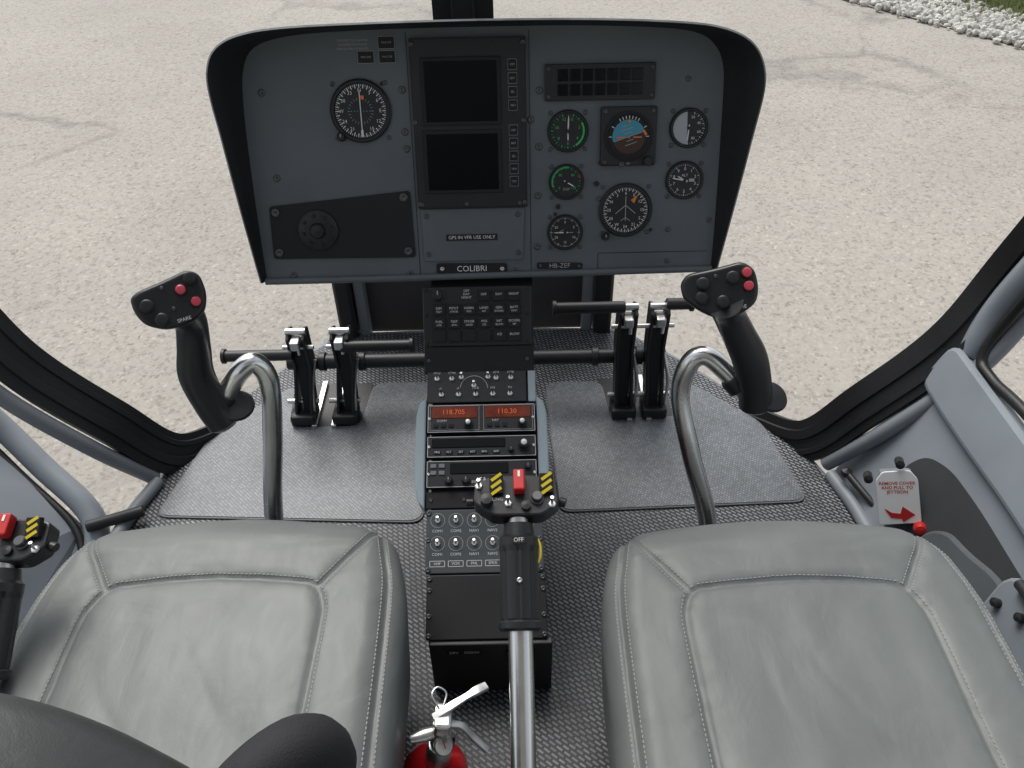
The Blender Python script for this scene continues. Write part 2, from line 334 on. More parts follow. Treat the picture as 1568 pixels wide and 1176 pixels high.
# ---------------------------------------------------------------- instrument panel
ip=frame("helicopter_instrument_panel",(0,1.20,.494),rotx=72)
F=[(-.382,-.002,.012),(-.386,.06,.025),(-.391,.15,.045),(-.396,.25,.065),(-.399,.31,.078),(-.396,.345,.082),(-.380,.372,.085),(-.345,.389,.085),(-.28,.398,.085),(-.15,.402,.085),(.02,.4035,.085),(.19,.401,.085),(.32,.394,.085),(.38,.384,.085),(.418,.365,.084),(.438,.335,.08),(.442,.30,.078),(.436,.24,.065),(.426,.15,.045),(.415,.06,.025),(.408,.004,.012)]
B=[(-.378,-.002),(-.379,.06),(-.38,.15),(-.379,.25),(-.376,.31),(-.370,.345),(-.354,.373),(-.32,.388),(-.26,.396),(-.14,.400),(.012,.401),(.165,.400),(.30,.394),(.36,.384),(.388,.363),(.400,.335),(.403,.30),(.404,.24),(.405,.15),(.405,.06),(.404,.004)]
Fc=cr(F,6); Bc=cr([(x,y,-.001) for x,y in B],6); n=len(Fc)
def nrm(L_,i):
    t=(L_[min(i+1,n-1)]-L_[max(i-1,0)]); t.z=0; t.normalize(); return Vector((-t.y,t.x,0))
vs=[];fs=[]
for i in range(n):
    nf=nrm(Fc,i); nb=nrm(Bc,i)
    ring=[Bc[i],Bc[i].lerp(Fc[i],.5)+nf*.002,Fc[i],Fc[i]+nf*.0022+Vector((0,0,.002)),Fc[i]+nf*.005,Bc[i]+nb*.006+Vector((0,0,-.01)),Bc[i]-nb*.004+Vector((0,0,-.06))]
    vs+=ring
for i in range(n-1):
    for k in range(6): fs.append((i*7+k,(i+1)*7+k,(i+1)*7+k+1,i*7+k+1))
sh=pym("glareshield",vs,fs,ip,SHR,True)
sh.data.materials.append(RIM)
for p in sh.data.polygons:
    if p.index%6 in(3,): p.material_index=1
md=sh.modifiers.new("e",'EDGE_SPLIT'); md.split_angle=R(50)
face=[(v.x,v.y) for v in Bc]
poly(ip,"panel_face",face,-.006,0,PANEL)
poly(ip,"panel_back",[(x*.97,y*.95+.005) for x,y in face],-.10,-.007,BLKM)
tube(ip,"lower_lip",[(-.38,-.002,.002),(-.2,-.001,.003),(0,.001,.003),(.2,.003,.003),(.405,.005,.002)],.006,PANEL,6,10)
box(ip,"display_unit",(-.010,.253,.004),(.185,.266,.010),BLK,.002)
for (x0,y0,x1,y1) in((-.081,.259,.037,.353),(-.083,.150,.036,.242)):
    box(ip,"display_bezel",((x0+x1)/2,(y0+y1)/2,.0102),(x1-x0+.010,y1-y0+.010,.004),BLKM,.0015)
    box(ip,"display_screen",((x0+x1)/2,(y0+y1)/2,.0118),(x1-x0-.002,y1-y0-.002,.0014),SCRN)
for i in range(5):
    for base in(.345,.245):
        y=base-i*.0205
        if base==.345 and i==4: continue
        box(ip,"softkey",(.061,y,.0105),(.012,.012,.004),BLKM,.001)
        outline(ip,.054,y-.008,.068,y+.008,.0094,WHTD,.0005)
        text(ip,["OFF","BRT","SEL","VEH","TST"][i],.061,y,.0127,.0045,WHTD)
for x in(-.099,.078):
    for y in(.378,.26,.128): screw(ip,x,y,.009,.004)
for x in(-.095,-.02,.07): screw(ip,x,.127,.009,.0035)
outline(ip,-.101,.122,.0815,.385,.0093,SCRB,.001)
poly(ip,"blanking_plate",fillet([(-.357,.128),(-.116,.150),(-.113,.036),(-.360,.038)],.006,3),.0005,.004,BLKM,.001)
for x,y in((-.347,.118),(-.127,.139),(-.125,.047),(-.349,.049)): screw(ip,x,y,.004,.0075)
lathe(ip,"air_vent",[(.034,0),(.034,.003),(.031,.005),(.014,.006),(.011,.012),(.0,.014)],(-.277,.087,.004),BLK,36)
for i in range(8):
    a=i*math.pi/4+.2; screw(ip,-.277+.026*math.cos(a),.087+.026*math.sin(a),.0095,.003,SCRB)
poly(ip,"gps_blank_plate",fillet([(-.100,.118),(.078,.118),(.074,.028),(-.098,.028)],.004,3),.0004,.003,PANEL,.0008)
box(ip,"gps_placard",(-.014,.069,.0035),(.088,.0105,.0016),BLKM); text(ip,"GPS IN VFR USE ONLY",-.014,.069,.0045,.0082,WHT)
for x in(-.09,.066):
    for y in(.107,.041): screw(ip,x,y,.003,.0042)
poly(ip,"name_placard",fillet([(-.078,.024),(.046,.022),(.046,.003),(-.078,.005)],.005,3),.0004,.003,BLKM,.0008)
text(ip,"COLIBRI",-.016,.0135,.0034,.0145,WHT); screw(ip,-.068,.0145,.003,.004,STL); screw(ip,.037,.0125,.003,.004,STL)
poly(ip,"registration_placard",fillet([(.098,.022),(.178,.020),(.178,.009),(.098,.011)],.004,3),.0004,.0028,BLKM,.0008)
text(ip,"HB-ZEF",.138,.0155,.0032,.0115,WHTD); screw(ip,.104,.0165,.0028,.003); screw(ip,.172,.0145,.0028,.003)
box(ip,"warning_panel",(.202,.316,.003),(.178,.056,.008),BLK,.0015)
for i in range(7):
    for j in range(2):
        x=.142+i*.0200; y=.327-j*.022
        box(ip,"warning_cell",(x,y,.0078),(.0175,.018,.0022),SCRN,.0008)
for x in(.119,.285):
    for y in(.337,.295): screw(ip,x,y,.007,.0032)
for i in range(3): text(ip,["TRANSMETTRE AVIATION","CROSSFEED FLOW RATE","MANOEUVRES INTERDITES"][i],-.192,.385-i*.0062,.0006,.0042,WHTD)
for x,y in((-.138,.381),(-.138,.360),(-.172,.360)):
    box(ip,"small_placard",(x,y,.0008),(.026,.018,.0012),BLKM); outline(ip,x-.013,y-.009,x+.013,y+.009,.0018,WHTD,.0006); text(ip,"MAX 278",x,y,.0018,.004,WHTD)

def gauge(x,y,r,labels=None,nmaj=12,nmin=5,needles=((.7,.0,WHT),),arcs=(),a0=0,a1=360,col=WHT,lab=.62,lsz=.2,scr=True,dial=None):
    e=sub(ip,"gauge",(x,y,0))
    if scr:
        k=r*.98
        for sx in(-1,1):
            for sy in(-1,1): screw(e,sx*k*.92,sy*k*.92,0,.0036)
    lathe(e,"bezel",[(r*1.06,0),(r*1.06,.004),(r*1.0,.0065),(r*.93,.0065),(r*.9,.003)],(0,0,0),BLK,44)
    lathe(e,"dial",[(r*.93,.0025),(0,.0025)],(0,0,0),dial or DIAL,40,False)
    q=[]; tot=nmaj*nmin; full=abs(a1-a0)>=359
    for i in range(tot+(0 if full else 1)):
        a=R(90-(a0+(a1-a0)*i/tot)); mj=i%nmin==0; l=r*(.13 if mj else .07)
        rr=r*.88-l/2; q.append((rr*math.cos(a),rr*math.sin(a),l,r*(.032 if mj else .016),a))
    quads(e,"tick_marks",q,.0031,col)
    if labels:
        for i,s in enumerate(labels):
            a=R(90-(a0+(a1-a0)*i/(len(labels) if full else len(labels)-1))); text(e,s,r*lab*math.cos(a),r*lab*math.sin(a),.0031,r*lsz,col)
    for (s,t,mt,rr) in arcs:
        m_=24; vv=[];ff=[]
        for i in range(m_+1):
            a=R(90-(s+(t-s)*i/m_)); vv+=[(rr*r*math.cos(a),rr*r*math.sin(a),.0033),((rr-.09)*r*math.cos(a),(rr-.09)*r*math.sin(a),.0033)]
            if i: ff.append((2*i-2,2*i-1,2*i+1,2*i))
        pym("colour_arc",vv,ff,e,mt)
    for l,ang,mt in needles:
        a=R(90-ang); ca,sa=math.cos(a),math.sin(a); w=r*.035
        pts=[(-.18*r,-w),( -.18*r,w),(l*r*.75,w*.9),(l*r,0),(l*r*.75,-w*.9)]
        pym("needle",[(px*ca-py*sa,px*sa+py*ca,.0045) for px,py in pts],[(0,4,3,2,1)],e,mt)
    if needles: lathe(e,"hub",[(r*.09,.003),(r*.09,.0056),(0,.006)],(0,0,0),BLK,14)
    return e
e=gauge(-.187,.279,.047,["33","N","3","6","E","12","15","S","21","24","W","30"],36,2,(),lab=.68,lsz=.17,a0=-30,a1=330,dial=DIALB)
quads(e,"course_bar",[(0,0,.0016,.062,0),(0,-.035,.004,.01,0)],.0048,WHT); quads(e,"dot_scale",[(i*.005,0,.0018,.0018,0) for i in range(-4,5)],.0046,CYAN)
quads(e,"compass_center_ring",[(.019*math.cos(a*.262),.019*math.sin(a*.262),.0006,.004,a*.262+1.57) for a in range(24)],.0046,WHTD)
quads(e,"flag",[(.004,.021,.006,.006,0)],.005,ORGM)
knob(ip,-.222,.240,.001,.0065,.012)
e=gauge(.151,.241,.032,["0","2","4","6","8","10","12"],14,2,((.8,2,WHT),(.5,180,WHT)),arcs=((60,150,GRN,.86),),col=GRN,a0=20,a1=340,lab=.6,lsz=.2)
box(ip,"attitude_bezel",(.2505,.231,.004),(.092,.094,.012),BLK,.003)
e=sub(ip,"attitude_indicator",(.2505,.231,.008))
lathe(e,"bezel_ring",[(.040,0),(.040,.004),(.036,.005),(.033,.0025)],(0,0,0),BLKM,44)
def seg_disc(nm,s,t,rr,z,mt):
    pts=[(rr*math.cos(R(s+(t-s)*i/30)),rr*math.sin(R(s+(t-s)*i/30)),z) for i in range(31)]
    return pym(nm,pts,[tuple(range(31))],e,mt)
lathe(e,"dial",[(.034,.0022),(0,.0022)],(0,0,0),DIAL,40,False)
seg_disc("sky_half",18,198,.027,.0028,CYAN); seg_disc("ground_half",-162,18,.027,.0028,BRN)
quads(e,"pitch_lines",[(-s*math.sin(R(18)),s*math.cos(R(18)),w,.0009,R(18)) for s,w in((0,.05),(.006,.012),(.012,.02),(.018,.012),(-.006,.012),(-.012,.02))],.0034,WHTD)
quads(e,"roll_ticks",[(.0305*math.cos(R(a)),.0305*math.sin(R(a)),.005,.0012,R(a)) for a in(0,30,60,70,80,90,100,110,120,150,180)],.0034,WHT)
quads(e,"aircraft_symbol",[(-.014,-.001,.014,.0022,0),(.014,-.001,.014,.0022,0),(0,-.001,.003,.003,0)],.0042,ORGM)
quads(e,"roll_pointer",[(0,.024,.004,.005,.78)],.0042,ORGM); quads(e,"flag",[(.026,.006,.009,.004,-1.0)],.0044,ORGM)
text(e,"AI",0,-.043,.0024,.006,WHTD)
for sx in(-1,1):
    for sy in(-1,1): screw(e,sx*.039,sy*.040,.002,.0034)
knob(ip,.283,.192,.008,.008,.013,skirt=False,ptr=False)
screw(ip,.240,.187,.010,.0045)
e=gauge(.350,.242,.030,["20","40","60","80","120"],10,2,((.8,185,WHT),),a0=20,a1=200,lab=.6,lsz=.2)
pts=[(.026*math.cos(R(a)),.026*math.sin(R(a)),.0036) for a in range(98,272,6)]
pym("grey_half_disc",pts,[tuple(range(len(pts)))],e,GLSW)  # light grey half disc over one side of the dial
e=gauge(.149,.159,.028,["0","40","80","120"],12,2,((.55,120,WHT),),arcs=((-110,10,GRN,.9),(60,75,REDM,.9)),a0=-130,a1=130,col=GRN,lab=.55)
text(e,"DISP",0,-.012,.0034,.006,WHTD)
e=gauge(.348,.158,.030,["9","0","1","2","3","4","5","6","7","8"],10,5,((.75,-80,WHT),(.5,-60,WHT)),a0=-36,a1=324,lab=.62,lsz=.24)
quads(e,"altimeter_window",[(.012,0,.009,.005,0)],.0036,GLSW); text(e,"ALT",0,.008,.0036,.006,WHT)
e=gauge(.250,.110,.043,["N","3","6","E","12","15","S","21","24","W","30","33"],36,2,(),lab=.66,lsz=.17,a0=-60,a1=300)
quads(e,"aircraft_outline",[(0,.003,.0012,.042,0),(-.009,.001,.0012,.021,-R(50)),(.009,.001,.0012,.021,R(50)),(-.004,-.015,.001,.010,-R(55)),(.004,-.015,.001,.010,R(55))],.0046,WHTD)
a=R(52); pym("heading_bug",[(.018*math.cos(a)-.003,.018*math.sin(a)+.003,.005),(.018*math.cos(a)+.003,.018*math.sin(a)-.003,.005),(.034*math.cos(a),.034*math.sin(a),.005)],[(0,1,2)],e,ORGM)
knob(ip,.217,.066,.001,.006,.011)
e=gauge(.147,.074,.029,["0","5","10","15","20","25"],12,5,((.7,-90,WHT),),lab=.6,lsz=.2)
quads(e,"subdial",[(.010,0,.008,.001,0),(-.008,.002,.012,.001,.5)],.0048,WHTD)
for p in((-.118,.31),(-.117,.218),(.104,.305),(.103,.217),(.101,.137),(.099,.05),(.345,.318),(.325,.075),(.326,.02),(-.33,.008),(-.338,.175),(-.345,.31),(-.125,.006),(.06,.008),(.23,.300),(-.118,.245),(.34,.008),(.09,.26),(.205,.19),(.205,.13),(.395,.09)): screw(ip,p[0],p[1],0,.0058 if p[0]<.2 else .0042)
for p in((.13,.105),(.295,.075),(-.23,.32),(-.15,.32)): screw(ip,p[0],p[1],0,.003,SCRB)
quads(ip,"panel_split",[(.30,.036,.19,.0012,0),(.205,.02,.0012,.030,0),(.088,.20,.0012,.39,0),(-.107,.20,.0012,.39,0)],.0004,SCRB)
for x,y in((.135,.118),(.2,.155)): knob(ip,x,y,0,.004,.006,skirt=False,ptr=False)

# ---------------------------------------------------------------- centre console
cc=frame("centre_console")
prof=[(1.30,.50),(1.19,.482),(1.10,.358),(.70,.138),(.70,0.002),(1.30,.002)]
xs=(-.090,.090); k=len(prof)
vs=[(x,y,max(z-.006,.002)) for x in xs for y,z in prof]
pym("console_body",vs,[tuple(range(k)),tuple(range(2*k-1,k-1,-1))]+[(i,k+i,k+(i+1)%k,(i+1)%k) for i in range(k)],cc,BLK)
A=sub(cc,"upper_section",(-.009,1.19,.48),rotx=53.13)
Bq=sub(cc,"lower_section",(-.004,1.10,.36),rotx=28.8)
Cq=sub(cc,"end_section",(.002,.698,.14),rotx=90)
box(A,"switch_panel",(0,-.054,0),(.190,.104,.008),BLK,.0015)
lab=["OFF","DAY","NIGHT","DIM","PITOT","HORN","LAND","GEN","BATT","FUEL","TEST","STROB","POS","INT","DOORS","VENT","HTR","AVN","SAND","ICE","BLOW","IBF","FLOT","ARM"]
knob(A,-.068,-.016,.004,.009,.012)
text(A,"OFF\nDAY\nNIGHT",-.018,-.015,.0045,.0058,WHT)
k=0
for j in range(4):
    for i in range(6):
        x=-.067+i*.0265; y=-.018-j*.0235
        if j==0 and i<3: continue
        box(A,"push_button",(x,y,.005),(.0225,.0195,.006),BLKM,.0012)
        if j<3 or i>3: text(A,lab[k%24],x,y+.002,.0083,.0058,WHT)
        if j in(1,2): text(A,lab[(k+7)%24],x,y-.004,.0083,.0046,WHT)
        k+=1
for x in(-.09,.09):
    for y in(-.006,-.05,-.1): screw(A,x*.99,y,.004,.0032,SCRB)
box(A,"blank_panel",(0,-.131,-.001),(.190,.048,.006),BLKM,.001)
for x in(-.087,.087): screw(A,x,-.131,.002,.0035)
box(Bq,"lighting_panel",(-.008,-.032,.001),(.174,.058,.006),BLK,.001)
box(Bq,"side_strip",(.0885,-.032,.0),(.013,.058,.006),CHEEK,.001)
for i in range(6):
    x=-.078+i*.026
    if i in(2,3): continue
    toggle(Bq,x,-.016,.004,.012,.5); text(Bq,["NAV","COM","","","ADF","DME"][i],x,-.006,.0046,.0058,WHT)
for i in range(5):
    x=-.070+i*.030; toggle(Bq,x,-.046,.004,.012,.5); text(Bq,["1","2","MKR","ICS","TX"][i],x,-.035,.0046,.0058,WHT)
quads(Bq,"legend_arc",[(-.013+.024*math.cos(R(a)),-.036+.024*math.sin(R(a)),.006,.0007,R(a+90)) for a in range(10,175,12)],.0046,WHT)
toggle(Bq,-.013,-.03,.004); toggle(Bq,.012,-.014,.004); toggle(Bq,-.035,-.014,.004)
def radio(y0,y1,kind):
    h=y1-y0; yc=-(y0+y1)/2
    box(Bq,"radio_unit",(0,yc,.004),(.186,h-.003,.014),BLK,.0015)
    outline(Bq,-.0915,yc-h/2+.003,.0915,yc+h/2-.003,.0113,WHT,.0008)
    if kind==1:
        for s in(-1,1):
            outline(Bq,s*.046-.042,yc-h/2+.006,s*.046+.042,yc+h/2-.004,.0114,WHTD,.0007)
            box(Bq,"display_window",(s*.046,yc+.011,.0115),(.078,.021,.002),ORGD,.001)
            text(Bq,"118.705" if s<0 else "110.30",s*.046-.002,yc+.011,.0128,.0125,ORG)
            knob(Bq,s*.046+.024,yc-.012,.011,.0065,.014,BLK); lathe(Bq,"inner_knob",[(.004,0),(.004,.006),(0,.0065)],(s*.046+.024,yc-.012,.025),STL,14)
            for i in range(3): box(Bq,"radio_key",(s*.046-.032+i*.013,yc-.013,.0118),(.008,.006,.003),BLKM,.0006)
            text(Bq,"COMM" if s<0 else "NAV",s*.046-.022,yc-.004,.0114,.0055,WHT)
    if kind==2:
        box(Bq,"display_window",(-.022,yc+.006,.0115),(.125,.016,.002),SCRN,.001)
        for i in range(6): box(Bq,"radio_key",(-.075+i*.02,yc-.010,.0118),(.012,.006,.003),BLKM,.0008); text(Bq,["FRQ","FLT","SET","RST","BFO","ADF"][i],-.075+i*.02,yc-.010,.0136,.005,WHT)
        knob(Bq,.072,yc,.011,.0085,.015); lathe(Bq,"inner_knob",[(.005,0),(.005,.007),(0,.0075)],(.072,yc,.026),STL,14); knob(Bq,.05,yc-.008,.011,.004,.010)
    if kind==3:
        box(Bq,"display_window",(-.004,yc+.009,.0115),(.098,.019,.002),SCRN,.001)
        for i in range(4): box(Bq,"radio_key",(-.081+(i%2)*.014,yc+.014-(i//2)*.012,.0118),(.010,.007,.003),MID,.0008)
        for x in(-.055,-.026,.07): knob(Bq,x,yc-.013,.011,.006,.013)
        knob(Bq,.078,yc+.010,.011,.005,.01)
        text(Bq,"IDENT  OFF SBY ON ALT",.015,yc-.014,.0114,.0058,WHT)
    for x in(-.089,.089): screw(Bq,x,yc,.011,.0028,STL)
radio(.066,.120,1); radio(.123,.164,2); radio(.166,.216,3)
box(Bq,"blank_strip",(.002,-.2335,0),(.19,.028,.008),BLKM,.001)
for x in(-.085,-.03,.04,.085): screw(Bq,x,-.2335,.004,.0032)
box(Bq,"audio_panel",(.004,-.302,.001),(.192,.104,.008),SUBP,.0015)
for i in range(6):
    x=-.073+i*.030
    for y in(-.268,-.306):
        toggle(Bq,x,y,.005,.010,.4); quads(Bq,"legend_ring",[(x+.0115*math.cos(R(q*30)),y+.0115*math.sin(R(q*30)),.0062,.0008,R(q*30+90)) for q in range(12)],.0056,WHTD)
        text(Bq,["COM1","COM2","NAV1","NAV2","ADF","DME"][i],x,y-.0175,.0056,.0064,WHT)
    outline(Bq,x-.012,-.343,x+.012,-.334,.0056,WHT,.0009); text(Bq,["VHF","VOX","PNL","SPKR","ISOL","EMER"][i],x,-.3385,.0056,.0064,WHT)
for x in(-.088,.095):
    for y in(-.256,-.30,-.348): screw(Bq,x,y,.005,.0045)
box(Bq,"cover_panel",(.006,-.406,.0),(.192,.1,.006),BLK,.0015)
for x in(-.085,.097):
    for y in(-.362,-.38,-.42,-.45): screw(Bq,x,y,.003,.0042)
box(Cq,"power_outlet_box",(.006,-.07,.0),(.194,.138,.012),BLK,.002)
box(Cq,"placard",(-.036,-.021,.0065),(.058,.011,.001),BLKM); text(Cq,"28V   500W",-.036,-.021,.0073,.0098,WHT)
poly(Cq,"socket",fillet([(.030,-.018),(.05,-.012),(.075,-.012),(.075,-.055),(.045,-.055),(.030,-.045)],.004,2),.006,.012,BLKM,.001)
quads(Cq,"cross_mark",[(.043,-.035,.010,.003,0),(.043,-.0318,.003,.0034,0),(.043,-.0382,.003,.0034,0)],.0124,WHT)
for s in(-1,1):
    ph=[(0,-.052),(.012,-.062),(.017,-.085),(.018,-.12),(.018,-.18),(.016,-.215),(.010,-.238),(0,-.25)]
    poly(Bq,"console_cheek",[(s*(x+.0935)+(-.002 if s<0 else .002),y) for x,y in ph],-.06,.008,CHEEK,.003)

# ---------------------------------------------------------------- rudder pedals
def pedals(name,xa,xb,bars,zt,shx):
    p=frame(name)
    for x0,xt in(xa,xb):
        for dx in(-.017,.017):
            pts=[(x0+dx,1.35,.006),(x0+dx,1.40,.006),(xt+dx,1.43,zt*.6),(xt+dx,1.425,zt-.012),(xt+dx,1.40,zt),(xt+dx,1.375,zt-.015),(xt+dx,1.385,zt*.6)]
            vs=[(q[0]-.0035,q[1],q[2]) for q in pts]+[(q[0]+.0035,q[1],q[2]) for q in pts]; n=len(pts)
            o=pym("pedal_arm_plate",vs,[tuple(range(n)),tuple(range(2*n-1,n-1,-1))]+[(i,n+i,n+(i+1)%n,(i+1)%n) for i in range(n)],p,BLK); bev(o,.002)
        pts=[(1.365,.012),(1.395,.012),(1.425,zt*.6),(1.41,zt-.03),(1.385,zt-.03),(1.39,zt*.6)]; n=len(pts)
        vs=[(xt-.0135,y,z) for y,z in pts]+[(xt+.0135,y,z) for y,z in pts]
        pym("pedal_arm_web",vs,[tuple(range(n)),tuple(range(2*n-1,n-1,-1))]+[(i,n+i,n+(i+1)%n,(i+1)%n) for i in range(n)],p,BLKM)
        cyl(p,"toe_roller",(xt-.022,1.395,zt-.006),(xt+.022,1.395,zt-.006),.008,STL,seg=14)
        cyl(p,"lock_pin",(xt-.034,1.39,zt*.82),(xt+.034,1.39,zt*.82),.005,STL,seg=12)
        box(p,"quadrant_block",(xt,1.378,zt*.90),(.020,.03,.022),STL,.003)
        cyl(p,"pin_stem",(xt+.005,1.37,zt*.80),(xt+.005,1.37,zt*.90),.004,STL,seg=10)
        box(p,"pedal_foot",(x0,1.375,.02),(.056,.06,.028),BLK,.005)
        cyl(p,"pivot_bolt",(x0-.036,1.385,.05),(x0+.036,1.385,.05),.006,STL,seg=12)
        tube(p,"return_linkage",[(x0+.024,1.37,.03),(x0+.028,1.38,.09),(xt+.024,1.41,.15)],.004,STL,5,8)
    for (ax,bx,z,end) in bars:
        cyl(p,"foot_bar",(ax,1.375,z),(bx,1.375,z),.0125,BLK)
        cyl(p,"foot_bar_end_cap",(end-.004,1.375,z),(end+.004,1.375,z),.0165,BLK)
    cyl(p,"cross_shaft",(shx[0],1.43,.128),(shx[1],1.43,.128),.017,BLK)
    for x in shx[2:]: cyl(p,"shaft_collar",(x-.008,1.43,.128),(x+.008,1.43,.128),.022,BLK)
    mx=(xa[0]+xb[0])/2
    for dx in(-.022,.022): box(p,"adjust_rail",(mx+dx,1.42,.0075),(.012,.16,.012),STL,.001)
    box(p,"base_plate",(mx,1.42,.002),(abs(xa[0]-xb[0])+.09,.16,.003),BLK)
pedals("rudder_pedals",(-.43,-.415),(-.335,-.320),((-.575,-.425,.192,-.575),(-.318,-.165,.212,-.165)),.245,(-.46,-.09,-.38,-.29))
pedals("rudder_pedals.001",(.305,.300),(.375,.368),((.142,.29,.30,.142),(.375,.428,.305,.428)),.292,(.09,.40,.24,.34))

# ---------------------------------------------------------------- cyclic sticks
def cyclic(name,tp,gp,gr,head,side,rest):
    p=frame(name)
    tube(p,"chrome_tube",tp,.0165,CHR,8,28)
    lathe(p,"floor_boot",[(.05,0),(.048,.01),(.03,.03),(.021,.05),(.018,.06)],(tp[0][0],tp[0][1],0.002),RUB,28)
    tube(p,"hand_grip",gp,gr,PLAS,8,28)
    e=Vector(gp[-1]); d=(e-Vector(gp[-2])).normalized()
    lathe(p,"grip_pommel",[(gr[-1],-.004),(gr[-1]*1.02,.006),(gr[-1]*.7,.014),(0,.016)],e,PLAS,24,True,d)
    ax=(Vector(tp[-2])-Vector(tp[-1])).normalized(); c=Vector(tp[-1])+ax*.03
    lathe(p,"tube_socket",[(.022,-.018),(.022,.0),(.0195,.006)],c,PLAS,28,True,ax)
    lathe(p,"hand_rest",[(.012,-.014),(.025,-.006),(.0285,.0),(.026,.004),(.012,.006),(0,.006)],Vector(rest),PLAS,28,True,(.15,-.35,.9))
    hc=Vector(head); toc=(Vector((.05,0,1.25))-hc).normalized(); n_=(toc+Vector((0,-.1,.15))).normalized()
    hx=Vector((1,0,.36 if side<0 else .16)); hx=(hx-n_*hx.dot(n_)).normalized(); hy=n_.cross(hx)
    h=sub(p,"switch_head",hc,hx,hy)
    pts=[(-.052,.004),(-.050,.024),(-.036,.030),(0,.034),(.036,.040),(.05,.028),(.050,0),(.038,-.026),(.012,-.034),(-.02,-.034),(-.045,-.018)]
    if side>0: pts=[(-.056,.022),(-.044,.034),(0,.036),(.034,.040),(.050,.026),(.052,-.002),(.046,-.022),(.022,-.036),(-.012,-.036),(-.036,-.020),(-.055,.0)]
    o=poly(h,"head_casing",fillet(pts,.012,4),-.034,.0,PLAS,.006); o.modifiers["b"].segments=4
    if side<0: red=[(.018,.014),(.032,-.008)]; hat=[(-.032,.006),(-.020,-.018),(.036,.026)]; tx=(.008,-.027)
    else: red=[(.038,.022),(.038,.003)]; hat=[(-.024,.016),(-.028,-.004),(.0,-.014),(.018,.018)]; tx=(.022,-.025)
    for x,y in red:
        lathe(h,"button_collar",[(.0085,0),(.0085,.003),(.0075,.004)],(x,y,0),BLKM,20); lathe(h,"red_button",[(.0068,.002),(.0068,.007),(.0055,.0085),(0,.009)],(x,y,0),REDB,20)
    for i,(x,y) in enumerate(hat):
        lathe(h,"hat_switch",[(.010,0),(.0095,.004),(.006,.007),(.0065,.012),(.0075,.014),(.004,.015),(0,.0145)],(x,y,0),BLK,16)
    text(h,"SPARE",tx[0],tx[1],.0008,.0072,WHT)
    for x,y in((-.005,.024),(0,-.008)): screw(h,x,y,0,.0028)
cyclic("cyclic_stick",[(-.37,.86,0),(-.375,.93,.17),(-.358,.985,.32),(-.347,1.005,.42),(-.362,1.008,.460),(-.385,.998,.452),(-.41,.99,.42),(-.435,.975,.388)],
 [(-.428,.965,.595),(-.430,.982,.56),(-.440,.985,.51),(-.448,.98,.46),(-.435,.97,.405),(-.424,.965,.378)],[.027,.0235,.025,.0275,.0265,.0265],(-.435,.955,.613),-1,(-.398,.975,.398))
cyclic("cyclic_stick.001",[(.385,.85,0),(.39,.91,.15),(.354,.965,.275),(.332,1.005,.37),(.340,1.015,.432),(.364,1.015,.45),(.395,1.0,.432),(.43,.98,.40)],
 [(.358,.950,.60),(.374,.968,.565),(.398,.975,.52),(.422,.975,.475),(.438,.97,.425),(.444,.965,.392)],[.027,.0235,.025,.0275,.0265,.0265],(.353,.955,.612),1,(.466,.965,.402))

